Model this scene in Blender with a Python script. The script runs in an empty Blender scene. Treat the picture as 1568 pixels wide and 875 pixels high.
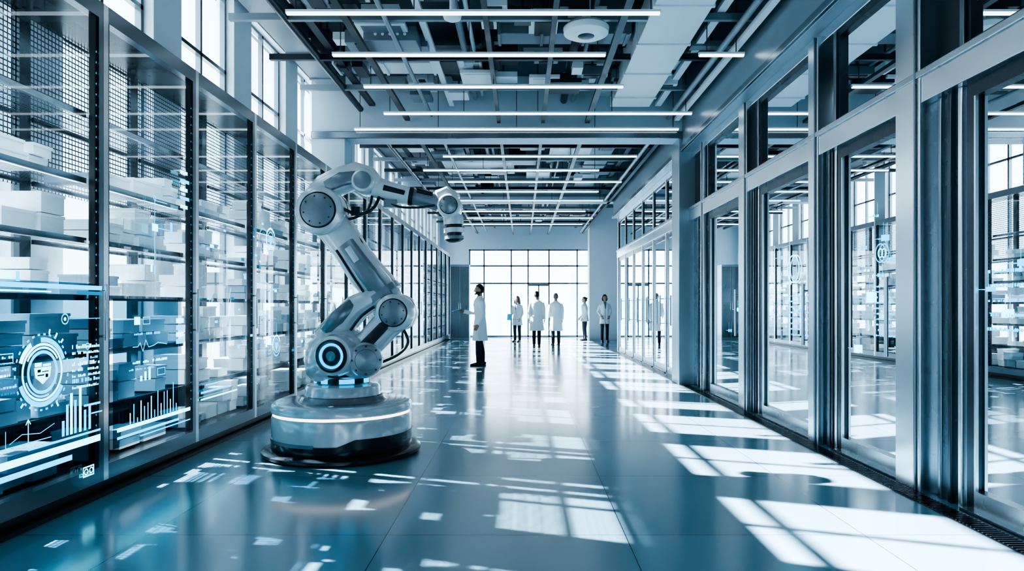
import bpy, math, random
from mathutils import Vector, Matrix, Euler
pi = math.pi
SC = bpy.context.scene

# ------------------------------------------------------------------ materials
MATS = {}
def newmat(name):
    m = bpy.data.materials.new(name); m.use_nodes = True
    m.node_tree.nodes.clear(); MATS[name] = m
    return m, m.node_tree.nodes, m.node_tree.links
def N(ns, t, **kw):
    n = ns.new(t)
    for k, v in kw.items():
        if hasattr(n, k): setattr(n, k, v)
        else: n.inputs[k].default_value = v
    return n
def c4(c): return (c[0], c[1], c[2], 1.0)
def pbr(name, col, rough=0.5, metal=0.0, var=0.0, scale=(6, 6, 6), rvar=0.0, spec=0.5, coat=0.0, bump=0.0, emit=None, es=0):
    m, ns, ls = newmat(name)
    out = N(ns, 'ShaderNodeOutputMaterial'); b = N(ns, 'ShaderNodeBsdfPrincipled')
    b.inputs['Base Color'].default_value = c4(col); b.inputs['Roughness'].default_value = rough
    b.inputs['Metallic'].default_value = metal; b.inputs['Specular IOR Level'].default_value = spec
    b.inputs['Coat Weight'].default_value = coat; b.inputs['Coat Roughness'].default_value = 0.08
    if emit:
        b.inputs['Emission Color'].default_value = c4(emit); b.inputs['Emission Strength'].default_value = es
    tc = N(ns, 'ShaderNodeTexCoord'); mp = N(ns, 'ShaderNodeMapping'); mp.inputs['Scale'].default_value = scale
    nz = N(ns, 'ShaderNodeTexNoise'); nz.inputs['Scale'].default_value = 1.0; nz.inputs['Detail'].default_value = 4
    ls.new(tc.outputs['Object'], mp.inputs['Vector']); ls.new(mp.outputs[0], nz.inputs['Vector'])
    if var > 0:
        mr = N(ns, 'ShaderNodeMapRange'); mr.inputs['To Min'].default_value = 1 - var; mr.inputs['To Max'].default_value = 1 + var
        vm = N(ns, 'ShaderNodeVectorMath', operation='SCALE'); vm.inputs[0].default_value = col
        ls.new(nz.outputs[0], mr.inputs[0]); ls.new(mr.outputs[0], vm.inputs['Scale']); ls.new(vm.outputs[0], b.inputs['Base Color'])
    if rvar > 0:
        mr = N(ns, 'ShaderNodeMapRange'); mr.inputs['To Min'].default_value = max(0, rough - rvar); mr.inputs['To Max'].default_value = rough + rvar
        ls.new(nz.outputs[0], mr.inputs[0]); ls.new(mr.outputs[0], b.inputs['Roughness'])
    if bump > 0:
        bp = N(ns, 'ShaderNodeBump'); bp.inputs['Strength'].default_value = bump; bp.inputs['Distance'].default_value = 0.01
        ls.new(nz.outputs[0], bp.inputs['Height']); ls.new(bp.outputs[0], b.inputs['Normal'])
    ls.new(b.outputs[0], out.inputs[0]); return m
def emis(name, col, s):
    m, ns, ls = newmat(name)
    out = N(ns, 'ShaderNodeOutputMaterial'); e = N(ns, 'ShaderNodeEmission')
    e.inputs[0].default_value = c4(col); e.inputs[1].default_value = s
    ls.new(e.outputs[0], out.inputs[0]); return m
def glass(name, tint, ior=1.5, rough=0.01, gcol=(0.9, 0.97, 1.0)):
    m, ns, ls = newmat(name)
    out = N(ns, 'ShaderNodeOutputMaterial'); mx = N(ns, 'ShaderNodeMixShader')
    t = N(ns, 'ShaderNodeBsdfTransparent'); t.inputs[0].default_value = c4(tint)
    g = N(ns, 'ShaderNodeBsdfGlossy'); g.inputs['Color'].default_value = c4(gcol); g.inputs['Roughness'].default_value = rough
    f = N(ns, 'ShaderNodeFresnel'); f.inputs['IOR'].default_value = ior
    ls.new(f.outputs[0], mx.inputs[0]); ls.new(t.outputs[0], mx.inputs[1]); ls.new(g.outputs[0], mx.inputs[2])
    ls.new(mx.outputs[0], out.inputs[0]); return m

pbr('steel_brushed', (0.42, 0.48, 0.52), 0.27, 1.0, 0.04, (3, 3, 3), 0.04)
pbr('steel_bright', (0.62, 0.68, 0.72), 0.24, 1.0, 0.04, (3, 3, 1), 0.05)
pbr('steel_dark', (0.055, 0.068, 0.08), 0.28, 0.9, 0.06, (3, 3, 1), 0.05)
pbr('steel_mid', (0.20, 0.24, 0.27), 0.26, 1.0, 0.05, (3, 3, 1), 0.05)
pbr('black_gasket', (0.011, 0.014, 0.019), 0.3)
pbr('wall_paint', (0.40, 0.50, 0.57), 0.5, 0, 0.04, (1, 1, 1))
pbr('pier_white', (0.74, 0.82, 0.87), 0.45, 0, 0.03, (1, 1, 1))
pbr('bulkhead_metal', (0.30, 0.37, 0.42), 0.34, 0.7, 0.05, (1, 2, 2), 0.05)
pbr('ceiling_slab', (0.042, 0.062, 0.082), 0.7, 0, 0.3, (2, 2, 2))
pbr('duct_white', (0.62, 0.69, 0.73), 0.4, 0, 0.05, (3, 3, 3))
pbr('duct_grey', (0.19, 0.235, 0.27), 0.4, 0.3, 0.08, (3, 3, 3))
pbr('duct_dark', (0.022, 0.032, 0.042), 0.4, 0.3, 0.2, (3, 3, 3))
pbr('box_white', (0.82, 0.87, 0.90), 0.45, 0, 0.05, (5, 5, 5))
pbr('box_blue', (0.30, 0.41, 0.49), 0.5, 0, 0.06, (5, 5, 5))
pbr('robot_white', (0.64, 0.68, 0.71), 0.20, 0.2, 0.03, (4, 4, 4), 0.03, coat=0.7)
pbr('robot_grey', (0.22, 0.25, 0.28), 0.25, 0.4, 0.05, (6, 6, 6), 0.04, coat=0.4)
pbr('robot_dark', (0.014, 0.018, 0.024), 0.25, 0.2, 0.1, (6, 6, 6), 0.05, coat=0.3)
pbr('coat_cloth', (0.84, 0.89, 0.92), 0.8, 0, 0.04, (12, 12, 6), bump=0.2)
pbr('shirt_blue', (0.12, 0.2, 0.28), 0.8, 0, 0.05)
pbr('trousers_dark', (0.018, 0.024, 0.035), 0.75, 0, 0.2, (20, 20, 8))
pbr('shoe_black', (0.010, 0.011, 0.013), 0.3)
pbr('skin', (0.42, 0.25, 0.18), 0.5, 0, 0.06, (20, 20, 20))
pbr('skin_light', (0.58, 0.38, 0.29), 0.5, 0, 0.06, (20, 20, 20))
pbr('lips', (0.35, 0.12, 0.10), 0.45)
pbr('eye_white', (0.8, 0.8, 0.8), 0.3)
pbr('eye_iris', (0.02, 0.015, 0.012), 0.2)
pbr('hair_dark', (0.018, 0.013, 0.011), 0.45, 0, 0.3, (60, 60, 10), bump=0.5)
pbr('hair_brown', (0.09, 0.05, 0.03), 0.45, 0, 0.3, (60, 60, 10), bump=0.5)
pbr('hair_grey', (0.16, 0.15, 0.15), 0.5, 0, 0.3, (60, 60, 10), bump=0.5)
pbr('city_haze', (0.55, 0.70, 0.80), 0.9, emit=(0.62, 0.80, 0.92), es=1.3)  # pale colour and emission paint distance haze onto the buildings
emis('led_white', (0.80, 0.93, 1.0), 3.4)
emis('added_fill_strip', (0.68, 0.90, 1.0), 6.0)  # added glow inside the cabinets to brighten the stored boxes
emis('led_room', (0.68, 0.90, 1.0), 16.0)
emis('led_cyan', (0.0, 0.50, 1.0), 2.0)
emis('led_dot', (0.03, 0.5, 0.9), 0.9)
emis('holo_cyan', (0.0, 0.55, 1.0), 2.6)
emis('holo_white', (0.18, 0.80, 1.0), 3.8)
emis('holo_dim', (0.01, 0.26, 0.5), 1.2)
emis('led_warm', (1.0, 0.86, 0.78), 3.0)
glass('glass_clear', (0.90, 0.97, 1.0), 1.45)
glass('glass_cabinet', (0.78, 0.88, 0.92), 1.5, 0.005)
glass('glass_store', (0.62, 0.74, 0.80), 1.62, 0.008)

def film():
    m, ns, ls = newmat('display_film')
    out = N(ns, 'ShaderNodeOutputMaterial'); t = N(ns, 'ShaderNodeBsdfTransparent'); t.inputs[0].default_value = (0.15, 0.29, 0.38, 1)
    ls.new(t.outputs[0], out.inputs[0])
film()
def perf(name, axes, th, freq=30):
    m, ns, ls = newmat(name)
    out = N(ns, 'ShaderNodeOutputMaterial'); mx = N(ns, 'ShaderNodeMixShader')
    t = N(ns, 'ShaderNodeBsdfTransparent'); b = N(ns, 'ShaderNodeBsdfPrincipled')
    b.inputs['Base Color'].default_value = (0.07, 0.10, 0.13, 1); b.inputs['Metallic'].default_value = 0.8; b.inputs['Roughness'].default_value = 0.35
    tc = N(ns, 'ShaderNodeTexCoord'); sx = N(ns, 'ShaderNodeSeparateXYZ'); ls.new(tc.outputs['Object'], sx.inputs[0])
    res = []
    for o in axes:
        a = N(ns, 'ShaderNodeMath', operation='MULTIPLY'); a.inputs[1].default_value = freq
        f = N(ns, 'ShaderNodeMath', operation='FRACT'); g = N(ns, 'ShaderNodeMath', operation='GREATER_THAN'); g.inputs[1].default_value = th
        ls.new(sx.outputs[o], a.inputs[0]); ls.new(a.outputs[0], f.inputs[0]); ls.new(f.outputs[0], g.inputs[0]); res.append(g)
    mu = N(ns, 'ShaderNodeMath', operation='MULTIPLY'); ls.new(res[0].outputs[0], mu.inputs[0]); ls.new(res[1].outputs[0], mu.inputs[1])
    ls.new(mu.outputs[0], mx.inputs[0]); ls.new(b.outputs[0], mx.inputs[1]); ls.new(t.outputs[0], mx.inputs[2]); ls.new(mx.outputs[0], out.inputs[0])
perf('perforated_metal', (0, 1), .24)
perf('mesh_back', (1, 2), .27, 26)
def floormat():
    m, ns, ls = newmat('floor_tile')
    out = N(ns, 'ShaderNodeOutputMaterial'); b = N(ns, 'ShaderNodeBsdfPrincipled')
    tc = N(ns, 'ShaderNodeTexCoord'); sx = N(ns, 'ShaderNodeSeparateXYZ'); ls.new(tc.outputs['Object'], sx.inputs[0])
    lines = []; tid = []
    for o, off in ((0, 0.8 + 14), (1, -4.0 + 14)):
        a = N(ns, 'ShaderNodeMath', operation='ADD'); a.inputs[1].default_value = off
        d = N(ns, 'ShaderNodeMath', operation='DIVIDE'); d.inputs[1].default_value = 1.4
        f = N(ns, 'ShaderNodeMath', operation='FRACT'); g = N(ns, 'ShaderNodeMath', operation='LESS_THAN'); g.inputs[1].default_value = 0.004
        fl = N(ns, 'ShaderNodeMath', operation='FLOOR')
        ls.new(sx.outputs[o], a.inputs[0]); ls.new(a.outputs[0], d.inputs[0]); ls.new(d.outputs[0], f.inputs[0]); ls.new(f.outputs[0], g.inputs[0]); ls.new(d.outputs[0], fl.inputs[0])
        lines.append(g); tid.append(fl)
    mx = N(ns, 'ShaderNodeMath', operation='MAXIMUM'); ls.new(lines[0].outputs[0], mx.inputs[0]); ls.new(lines[1].outputs[0], mx.inputs[1])
    cb = N(ns, 'ShaderNodeCombineXYZ'); ls.new(tid[0].outputs[0], cb.inputs[0]); ls.new(tid[1].outputs[0], cb.inputs[1])
    wn = N(ns, 'ShaderNodeTexWhiteNoise'); ls.new(cb.outputs[0], wn.inputs[0])
    mr = N(ns, 'ShaderNodeMapRange'); mr.inputs['To Min'].default_value = 0.95; mr.inputs['To Max'].default_value = 1.05; ls.new(wn.outputs[0], mr.inputs[0])
    vm = N(ns, 'ShaderNodeVectorMath', operation='SCALE'); vm.inputs[0].default_value = (0.20, 0.325, 0.40); ls.new(mr.outputs[0], vm.inputs['Scale'])
    mc = N(ns, 'ShaderNodeMix', data_type='RGBA'); ls.new(mx.outputs[0], mc.inputs[0]); ls.new(vm.outputs[0], mc.inputs[6]); mc.inputs[7].default_value = (0.02, 0.05, 0.07, 1)
    ls.new(mc.outputs[2], b.inputs['Base Color'])
    nz = N(ns, 'ShaderNodeTexNoise'); nz.inputs['Scale'].default_value = 0.9; nz.inputs['Detail'].default_value = 5; ls.new(tc.outputs['Object'], nz.inputs['Vector'])
    m2 = N(ns, 'ShaderNodeMapRange'); m2.inputs['From Min'].default_value = 0.3; m2.inputs['From Max'].default_value = 0.7; m2.inputs['To Min'].default_value = 0.12; m2.inputs['To Max'].default_value = 0.22
    ls.new(nz.outputs[0], m2.inputs[0]); ls.new(m2.outputs[0], b.inputs['Roughness'])
    b.inputs['Specular IOR Level'].default_value = 0.8; b.inputs['Coat Weight'].default_value = 0.25; b.inputs['Coat Roughness'].default_value = 0.12
    ls.new(b.outputs[0], out.inputs[0])
floormat()

# ------------------------------------------------------------------ mesh builder
class MB:
    def __init__(s): s.v = []; s.f = []; s.m = []; s.sm = []; s.mats = []; s.M = Matrix.Identity(4)
    def mi(s, name):
        if name not in s.mats: s.mats.append(name)
        return s.mats.index(name)
    def add(s, vs, fs, m, smooth=False):
        o = len(s.v); s.v += [tuple(s.M @ Vector(v)) for v in vs]
        for i, f in enumerate(fs):
            s.f.append(tuple(o + k for k in f)); mm = m[i] if isinstance(m, list) else m
            s.m.append(s.mi(mm)); s.sm.append(smooth)
    def box(s, x0, x1, y0, y1, z0, z1, m):
        vs = [(x0, y0, z0), (x1, y0, z0), (x1, y1, z0), (x0, y1, z0), (x0, y0, z1), (x1, y0, z1), (x1, y1, z1), (x0, y1, z1)]
        s.add(vs, [(0, 3, 2, 1), (4, 5, 6, 7), (0, 1, 5, 4), (1, 2, 6, 5), (2, 3, 7, 6), (3, 0, 4, 7)], m)
    def quad(s, a, b, c, d, m): s.add([a, b, c, d], [(0, 1, 2, 3)], m)
    def lathe(s, prof, origin, axis, m, seg=40, smooth=True):
        ax = Vector(axis).normalized(); ref = Vector((1, 0, 0)) if abs(ax.x) < 0.9 else Vector((0, 1, 0))
        S = ax.cross(ref).normalized(); T = ax.cross(S); O = Vector(origin)
        vs = []; fs = []; ms = []
        for (r, t) in prof:
            for i in range(seg):
                a = 2 * pi * i / seg; vs.append(O + ax * t + S * (r * math.cos(a)) + T * (r * math.sin(a)))
        for j in range(len(prof) - 1):
            for i in range(seg):
                k = (i + 1) % seg
                fs.append((j * seg + i, j * seg + k, (j + 1) * seg + k, (j + 1) * seg + i)); ms.append(m[j] if isinstance(m, list) else m)
        fs.append(tuple(range(seg))[::-1]); ms.append(m[0] if isinstance(m, list) else m)
        fs.append(tuple((len(prof) - 1) * seg + i for i in range(seg))); ms.append(m[-1] if isinstance(m, list) else m)
        s.add(vs, fs, ms, smooth)
    def cyl(s, o, axis, r, h, m, seg=32, bev=0.0):
        if bev > 0: s.lathe([(r - bev, 0), (r - bev * .3, bev * .3), (r, bev), (r, h - bev), (r - bev * .3, h - bev * .3), (r - bev, h)], o, axis, m, seg)
        else: s.lathe([(r, 0), (r, h)], o, axis, m, seg)
    def tube(s, path, secs, m, e=2.0, seg=24, ref=(0, 1, 0), rnd=0.0, ripple=None):
        P = [Vector(p) for p in path]; secs = [(q, q) if not isinstance(q, tuple) else q for q in secs]
        if rnd > 0:
            d0 = (P[0] - P[1]).normalized(); d1 = (P[-1] - P[-2]).normalized()
            P = [P[0] + d0 * rnd, P[0] + d0 * rnd * .7] + P + [P[-1] + d1 * rnd * .7, P[-1] + d1 * rnd]
            q0 = secs[0]; q1 = secs[-1]
            secs = [(q0[0] * .55, q0[1] * .55), (q0[0] * .85, q0[1] * .85)] + secs + [(q1[0] * .85, q1[1] * .85), (q1[0] * .55, q1[1] * .55)]
        vs = []; fs = []
        R = Vector(ref)
        for j, p in enumerate(P):
            T = (P[min(j + 1, len(P) - 1)] - P[max(j - 1, 0)]).normalized()
            S = (R - T * R.dot(T)).normalized(); W = T.cross(S)
            a, b = secs[j]
            for i in range(seg):
                t = 2 * pi * i / seg; c = math.cos(t); q = math.sin(t)
                k = 1.0
                if ripple: k = 1 + ripple[j] * math.sin(9 * t + j * .3)
                vs.append(p + S * (a * k * math.copysign(abs(c) ** (2 / e), c)) + W * (b * k * math.copysign(abs(q) ** (2 / e), q)))
        n = len(P)
        for j in range(n - 1):
            for i in range(seg):
                k = (i + 1) % seg; fs.append((j * seg + i, j * seg + k, (j + 1) * seg + k, (j + 1) * seg + i))
        fs.append(tuple(range(seg))[::-1]); fs.append(tuple((n - 1) * seg + i for i in range(seg)))
        s.add(vs, fs, m, True)
    def ellipsoid(s, c, r, m, fn=None, u=24, v=16):
        vs = []; fs = []
        for j in range(v + 1):
            ph = pi * j / v
            for i in range(u):
                t = 2 * pi * i / u; d = Vector((math.sin(ph) * math.cos(t), math.sin(ph) * math.sin(t), math.cos(ph)))
                p = Vector((d.x * r[0], d.y * r[1], d.z * r[2]))
                if fn: p = fn(d, p)
                vs.append(p + Vector(c))
        for j in range(v):
            for i in range(u):
                k = (i + 1) % u
                if j == 0: fs.append((i, (j + 1) * u + i, (j + 1) * u + k))
                elif j == v - 1: fs.append((j * u + i, (j + 1) * u + i, j * u + k))
                else: fs.append((j * u + i, (j + 1) * u + i, (j + 1) * u + k, j * u + k))
        s.add(vs, fs, m, True)
    def mesh(s, name):
        me = bpy.data.meshes.new(name); me.from_pydata(s.v, [], s.f)
        for n in s.mats: me.materials.append(MATS[n])
        me.polygons.foreach_set('material_index', s.m); me.polygons.foreach_set('use_smooth', s.sm)
        me.update()
        if any(s.sm): me.set_sharp_from_angle(angle=math.radians(38))
        return me
    def obj(s, name, loc=(0, 0, 0), parent=None, bevel=0):
        o = bpy.data.objects.new(name, s.mesh(name)); SC.collection.objects.link(o); o.location = loc
        if parent: o.parent = parent
        if bevel:
            b = o.modifiers.new('bevel', 'BEVEL'); b.width = bevel; b.segments = 2; b.limit_method = 'ANGLE'
        return o

def remeshed(mb, voxel, smooth=3):
    me = mb.mesh('tmp'); o = bpy.data.objects.new('tmp', me); SC.collection.objects.link(o)
    r = o.modifiers.new('r', 'REMESH'); r.mode = 'VOXEL'; r.voxel_size = voxel
    if smooth:
        q = o.modifiers.new('s', 'SMOOTH'); q.factor = 0.5; q.iterations = smooth
    dg = bpy.context.evaluated_depsgraph_get(); ev = o.evaluated_get(dg); m2 = ev.to_mesh()
    vs = [tuple(v.co) for v in m2.vertices]; fs = [tuple(p.vertices) for p in m2.polygons]
    cs = [(p.center.copy(), p.normal.copy()) for p in m2.polygons]
    ev.to_mesh_clear(); bpy.data.objects.remove(o); bpy.data.meshes.remove(me)
    return vs, fs, cs

XL = -2.98; XR = 2.86; XW = -3.62; ZC = 5.3; YB = -3.0; YE = 30.0; XO = 6.6
# ------------------------------------------------------------------ shell
b = MB(); b.box(XW - .35, XO + .3, YB, YE + .3, -0.2, 0.0, 'floor_tile'); b.obj('floor')
b = MB(); b.box(XW - .35, XO + .3, YB, YE + .3, ZC, ZC + .2, 'ceiling_slab'); b.obj('ceiling')
b = MB(); b.box(XW - .35, XO + .3, YB - .2, YB, 0, ZC, 'wall_paint'); b.obj('wall_back')
b = MB(); b.box(XO, XO + .3, YB, YE, 0, ZC, 'wall_paint'); b.obj('wall_outer')
WIN0 = 7.25; WM = 1.87; WW = 1.32; WT = .22
wins = [WIN0 + WM * n for n in range(-5, 12)]
b = MB()
prev = YB
for y in wins:
    b.box(XW - WT, XW, prev, y, 0, ZC, 'pier_white'); prev = y + WW
    b.box(XW - WT, XW, y, y + WW, 0, 0.3, 'pier_white'); b.box(XW - WT, XW, y, y + WW, 5.22, ZC, 'pier_white')
b.box(XW - WT, XW, prev, YE, 0, ZC, 'pier_white')
b.obj('wall_left')
wi = 1
for y in wins:
    b = MB(); x0, x1 = XW - .16, XW - .10
    t = .045
    for f in (0, .5, 1): b.box(x0, x1, y + (WW - t) * f, y + (WW - t) * f + t, .3, 5.22, 'steel_mid')
    for z in (.3, 2.0, 3.5, 4.25, 5.18): b.box(x0, x1, y, y + WW, z, z + t, 'steel_mid')
    b.quad((XW - .13, y, .3), (XW - .13, y + WW, .3), (XW - .13, y + WW, 5.2), (XW - .13, y, 5.2), 'glass_clear')
    b.obj('window_%d' % wi); wi += 1
b = MB()
FX0, FX1 = -2.35, 5.6
b.box(XW - .35, FX0, YE, YE + .3, 0, ZC, 'wall_paint'); b.box(FX1, XO, YE, YE + .3, 0, ZC, 'wall_paint')
b.box(FX0, FX1, YE, YE + .3, 3.87, ZC, 'wall_paint'); b.obj('wall_far')
b = MB()
for x in (-2.35, -1.72, -.52, .22, 1.14, 2.38, 2.95, 4.1, 5.2, 5.55): b.box(x, x + .06, YE + .05, YE + .15, 0, 3.87, 'steel_mid')
for z in (0, 2.33, 3.1, 3.8): b.box(FX0, FX1, YE + .05, YE + .15, z, z + .07, 'steel_mid')
b.box(.22, 1.2, YE + .04, YE + .16, 2.25, 2.33, 'steel_mid')
b.box(.69, .74, YE + .04, YE + .16, 0, 2.3, 'steel_mid')
b.quad((FX0, YE + .1, 0), (FX1, YE + .1, 0), (FX1, YE + .1, 3.87), (FX0, YE + .1, 3.87), 'glass_clear')
b.obj('window_%d' % wi); wi += 1
b = MB(); b.box(2.68, 3.95, 27.3, 28.0, 0, ZC, 'pier_white'); b.obj('wall_pier')
b = MB(); b.box(XR + .35, XO, 20.6, 20.8, 0, ZC, 'wall_paint'); b.obj('wall_room_end')
b = MB()
b.box(XW, XR + .3, 11.7, 12.2, 4.24, ZC, 'wall_paint')
b.box(XW, -3.04, 11.7, 12.2, 3.52, 4.24, 'wall_paint')
b.box(2.68, XR + .3, 11.7, 12.25, 0, 4.24, 'bulkhead_metal')
b.box(XW, XR, 11.66, 11.7, 4.22, 4.34, 'steel_mid')
b.box(XW, XR, 20.6, 21.0, 4.5, ZC, 'wall_paint')
b.obj('trim_portal', bevel=.01)

# ------------------------------------------------------------------ right storefront
b = MB()
bays = [(-2.6, -1.0), (-.5, 1.3), (1.95, 4.47), (5.22, 6.30), (6.80, 8.36), (9.0, 10.65)]
steel = [(-.95, -.7), (1.45, 1.7), (4.88, 5.2), (6.57, 6.79), (8.66, 8.98), (10.75, 10.9)]
y = 12.4
while y < 20.0:
    bays.append((y, y + 1.25)); steel.append((y + 1.27, y + 1.34)); y += 1.36
def solid_between():
    ed = sorted(bays); out = []; p = YB
    for a, c in ed:
        if a > p: out.append((p, a))
        p = c
    out.append((p, 20.6)); return out
for (a, c) in solid_between():
    if c - a < .2:
        b.box(XR + .03, XR + .25, a, c, 0, 2.8, 'steel_mid'); continue
    b.box(XR + .08, XR + .30, a, c, 0, 2.8, 'steel_brushed')
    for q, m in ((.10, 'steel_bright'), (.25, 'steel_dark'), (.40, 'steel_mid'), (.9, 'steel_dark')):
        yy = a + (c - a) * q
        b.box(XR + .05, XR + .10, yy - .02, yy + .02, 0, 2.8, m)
for (a, c) in steel:
    x0 = XR - .02 if a < 12 else XR + .015
    b.box(x0, XR + .28, a, c, 0, 3.95, 'steel_bright')
    if a < 12: b.box(XR - .035, XR - .02, a + .04, a + .06, 0, 3.95, 'steel_mid')
b.box(XR - .01, XR + .3, YB, 20.6, 2.8, 3.02, 'steel_bright')
b.box(XR - .03, XR + .3, YB, 20.6, 2.98, 3.03, 'steel_brushed')
b.box(XR + .02, XR + .3, YB, 20.6, 3.88, 4.0, 'steel_bright')
b.box(XR - .12, XR + .35, YB, 20.6, 4.0, ZC, 'bulkhead_metal')
b.box(XR - .16, XR - .12, YB, 20.6, 4.0, 4.08, 'steel_mid')
for (a, c) in solid_between():
    if c - a > .5: b.box(XR + .1, XR + .2, a + .1, c - .1, 3.02, 3.9, 'steel_dark')
    if c - a > .2:
        b.box(XR + .03, XR + .25, a, a + .05, 3.0, 3.9, 'steel_mid'); b.box(XR + .03, XR + .25, c - .05, c, 3.0, 3.9, 'steel_mid')
b.box(XR, XR + .3, 20.45, 20.6, 0, 4, 'steel_bright')
b.obj('wall_right', bevel=.006)
di = 1
for (a, c) in bays:
    b = MB(); far = a > 12; xg = XR + (.045 if far else .09); fw = .04 if far else .07; tt = .02 if far else .04
    for (p, q) in ((a, a + fw), (c - fw, c)): b.box(xg - tt, xg + tt, p, q, .03, 2.8, 'steel_dark')
    for (p, q) in ((a + fw, a + fw + .015), (c - fw - .015, c - fw)): b.box(xg - tt, xg - tt + .02, p, q, .15, 2.7, 'steel_bright')
    b.box(xg - tt, xg + tt, a + fw, c - fw, .03, .15, 'steel_brushed'); b.box(xg - tt, xg + tt, a + fw, c - fw, 2.7, 2.8, 'steel_dark')
    b.quad((xg, a + fw, .15), (xg, c - fw, .15), (xg, c - fw, 2.7), (xg, a + fw, 2.7), 'glass_store')
    b.cyl((xg - .11, a + .11, .95), (0, 0, 1), .016, .62, 'steel_bright', 12)
    for z in (1.0, 1.5): b.cyl((xg - .11, a + .11, z), (1, 0, 0), .01, .09, 'steel_bright', 8)
    b.box(XR + .0, XR + .25, a, c, 0, .03, 'steel_brushed')
    b.obj('door_%d' % di); di += 1
    b = MB()
    for (p, q) in ((a, a + .04), (c - .04, c)): b.box(xg - tt, xg + .03, p, q, 3.03, 3.88, 'steel_dark')
    b.quad((xg, a + .04, 3.03), (xg, c - .04, 3.03), (xg, c - .04, 3.88), (xg, a + .04, 3.88), 'glass_store')
    b.box(xg - tt, xg + .03, a + .04, c - .04, 3.03, 3.08, 'steel_dark'); b.box(xg - tt, xg + .03, a + .04, c - .04, 3.83, 3.88, 'steel_dark')
    b.obj('window_%d' % wi); wi += 1
b = MB(); b.box(XR - .16, XR - .02, YB, 20.6, 0, .006, 'black_gasket')
yy = 1.0
while yy < 11.6:
    b.box(XR - .155, XR - .025, yy, yy + .012, .006, .012, 'steel_mid'); yy += .035
b.obj('baseboard_right')
b = MB(); b.box(XL - .01, XL + .03, YB, 29.5, 0, .03, 'black_gasket'); b.obj('baseboard_left')

# ------------------------------------------------------------------ storage cabinets
L = 1.37; ZS = [.22, .62, 1.02, 1.42, 1.82, 2.24, 2.70]
def fillboxes(mb, rng, x0, x1, y0, y1, zs, hmax, dens=.85):
    for z in zs:
        y = y0
        while y < y1 - .1:
            w = rng.choice([.14, .18, .24, .30, .36])
            if y + w > y1: break
            if rng.random() < dens:
                zz = z; stack = rng.choice([1, 2, 2, 3]); h = rng.choice([.08, .11, .14])
                for k in range(stack):
                    if zz + h > z + hmax: break
                    m = 'box_white' if rng.random() < .88 else 'box_blue'
                    dx = rng.uniform(0, .06); dd = rng.uniform(.18, min(.34, x1 - x0 - .06))
                    mb.box(x1 - dx - dd, x1 - dx, y + .008, y + w - .008, zz, zz + h - .026, m)
                    mb.box(x1 - dx - dd - .006, x1 - dx + .006, y + .002, y + w - .002, zz + h - .026, zz + h - .006, m)
                    zz += h
            else: w *= rng.uniform(.6, 1.1)
            y += w + rng.uniform(.005, .04)
cab_meshes = []; box_meshes = []
for sd in range(4):
    b = MB()
    for (p, q) in ((0, .055), (L - .055, L)):
        b.box(-.07, 0, p, q, .1, 3.5, 'steel_bright' if p == 0 else 'steel_mid'); b.box(-.6, -.56, p, q, .1, 3.46, 'steel_dark')
    for (p, q) in ((.055, .085), (L - .085, L - .055)): b.box(-.055, -.012, p, q, .22, 3.38, 'black_gasket')
    b.box(-.07, 0, .055, L - .055, .1, .21, 'steel_mid'); b.box(-.07, 0, .055, L - .055, 3.38, 3.5, 'steel_mid')
    b.box(-.6, -.03, 0, L, 0, .1, 'black_gasket'); b.box(-.6, -.07, 0, L, 3.44, 3.5, 'steel_dark'); b.box(-.6, -.07, .0, L, .1, .2, 'steel_dark')
    b.quad((-.03, .085, .21), (-.03, L - .085, .21), (-.03, L - .085, 3.38), (-.03, .085, 3.38), 'glass_cabinet')
    b.quad((-.585, .05, 2.2), (-.585, L - .05, 2.2), (-.585, L - .05, 3.44), (-.585, .05, 3.44), 'mesh_back')
    b.box(-.595, -.575, .05, L - .05, .2, .62, 'steel_dark')
    for i, z in enumerate(ZS[1:]):
        b.quad((-.55, .06, z - .012), (-.09, .06, z - .012), (-.09, L - .06, z - .012), (-.55, L - .06, z - .012), 'perforated_metal')
        b.box(-.105, -.085, .06, L - .06, z - .035, z + .004, 'steel_mid'); b.box(-.56, -.54, .06, L - .06, z - .03, z + .004, 'steel_dark')
        if i % 2 == 0: b.box(-.13, -.112, .1, L - .1, z - .032, z - .02, 'added_fill_strip')  # fill strip added under every other shelf, lights the boxes
    z = .5
    while z < 3.2:
        b.box(-.012, -.009, L - .073, L - .067, z, z + .012, 'led_dot'); z += .075
    b.box(-.11, -.08, .09, L - .09, 3.41, 3.435, 'added_fill_strip')  # same added fill along the cabinet top
    b.cyl((.035, L - .028, 1.1), (0, 0, 1), .01, .4, 'steel_bright', 10)
    for z in (1.13, 1.46): b.cyl((-.0, L - .028, z), (1, 0, 0), .008, .035, 'steel_bright', 8)
    cab_meshes.append(b.mesh('storage_cabinet_mesh'))
    b = MB(); fillboxes(b, random.Random(sd * 7 + 3), -.53, -.12, .08, L - .08, ZS[:-1], .34, .84)
    box_meshes.append(b.mesh('stored_boxes_mesh'))
y0 = 4.86 - L * 5
k = 0
while y0 + L < 29.3:
    o = bpy.data.objects.new('storage_cabinet', cab_meshes[k % 3]); SC.collection.objects.link(o); o.location = (XL, y0, 0)
    c = bpy.data.objects.new('stored_boxes', box_meshes[(k * 3 + 1) % 4]); SC.collection.objects.link(c); c.parent = o
    y0 += L; k += 1
rk = []
for sd in range(2):
    b = MB(); W = 1.8
    for p in (0, W - .05):
        for x in (0, .5): b.box(x, x + .05, p, p + .05, 0, 2.6, 'steel_mid')
    for z in (.15, .6, 1.05, 1.5, 1.95, 2.4): b.box(0, .55, 0, W, z - .03, z, 'steel_mid')
    rk.append(b.mesh('storage_rack_mesh'))
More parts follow.
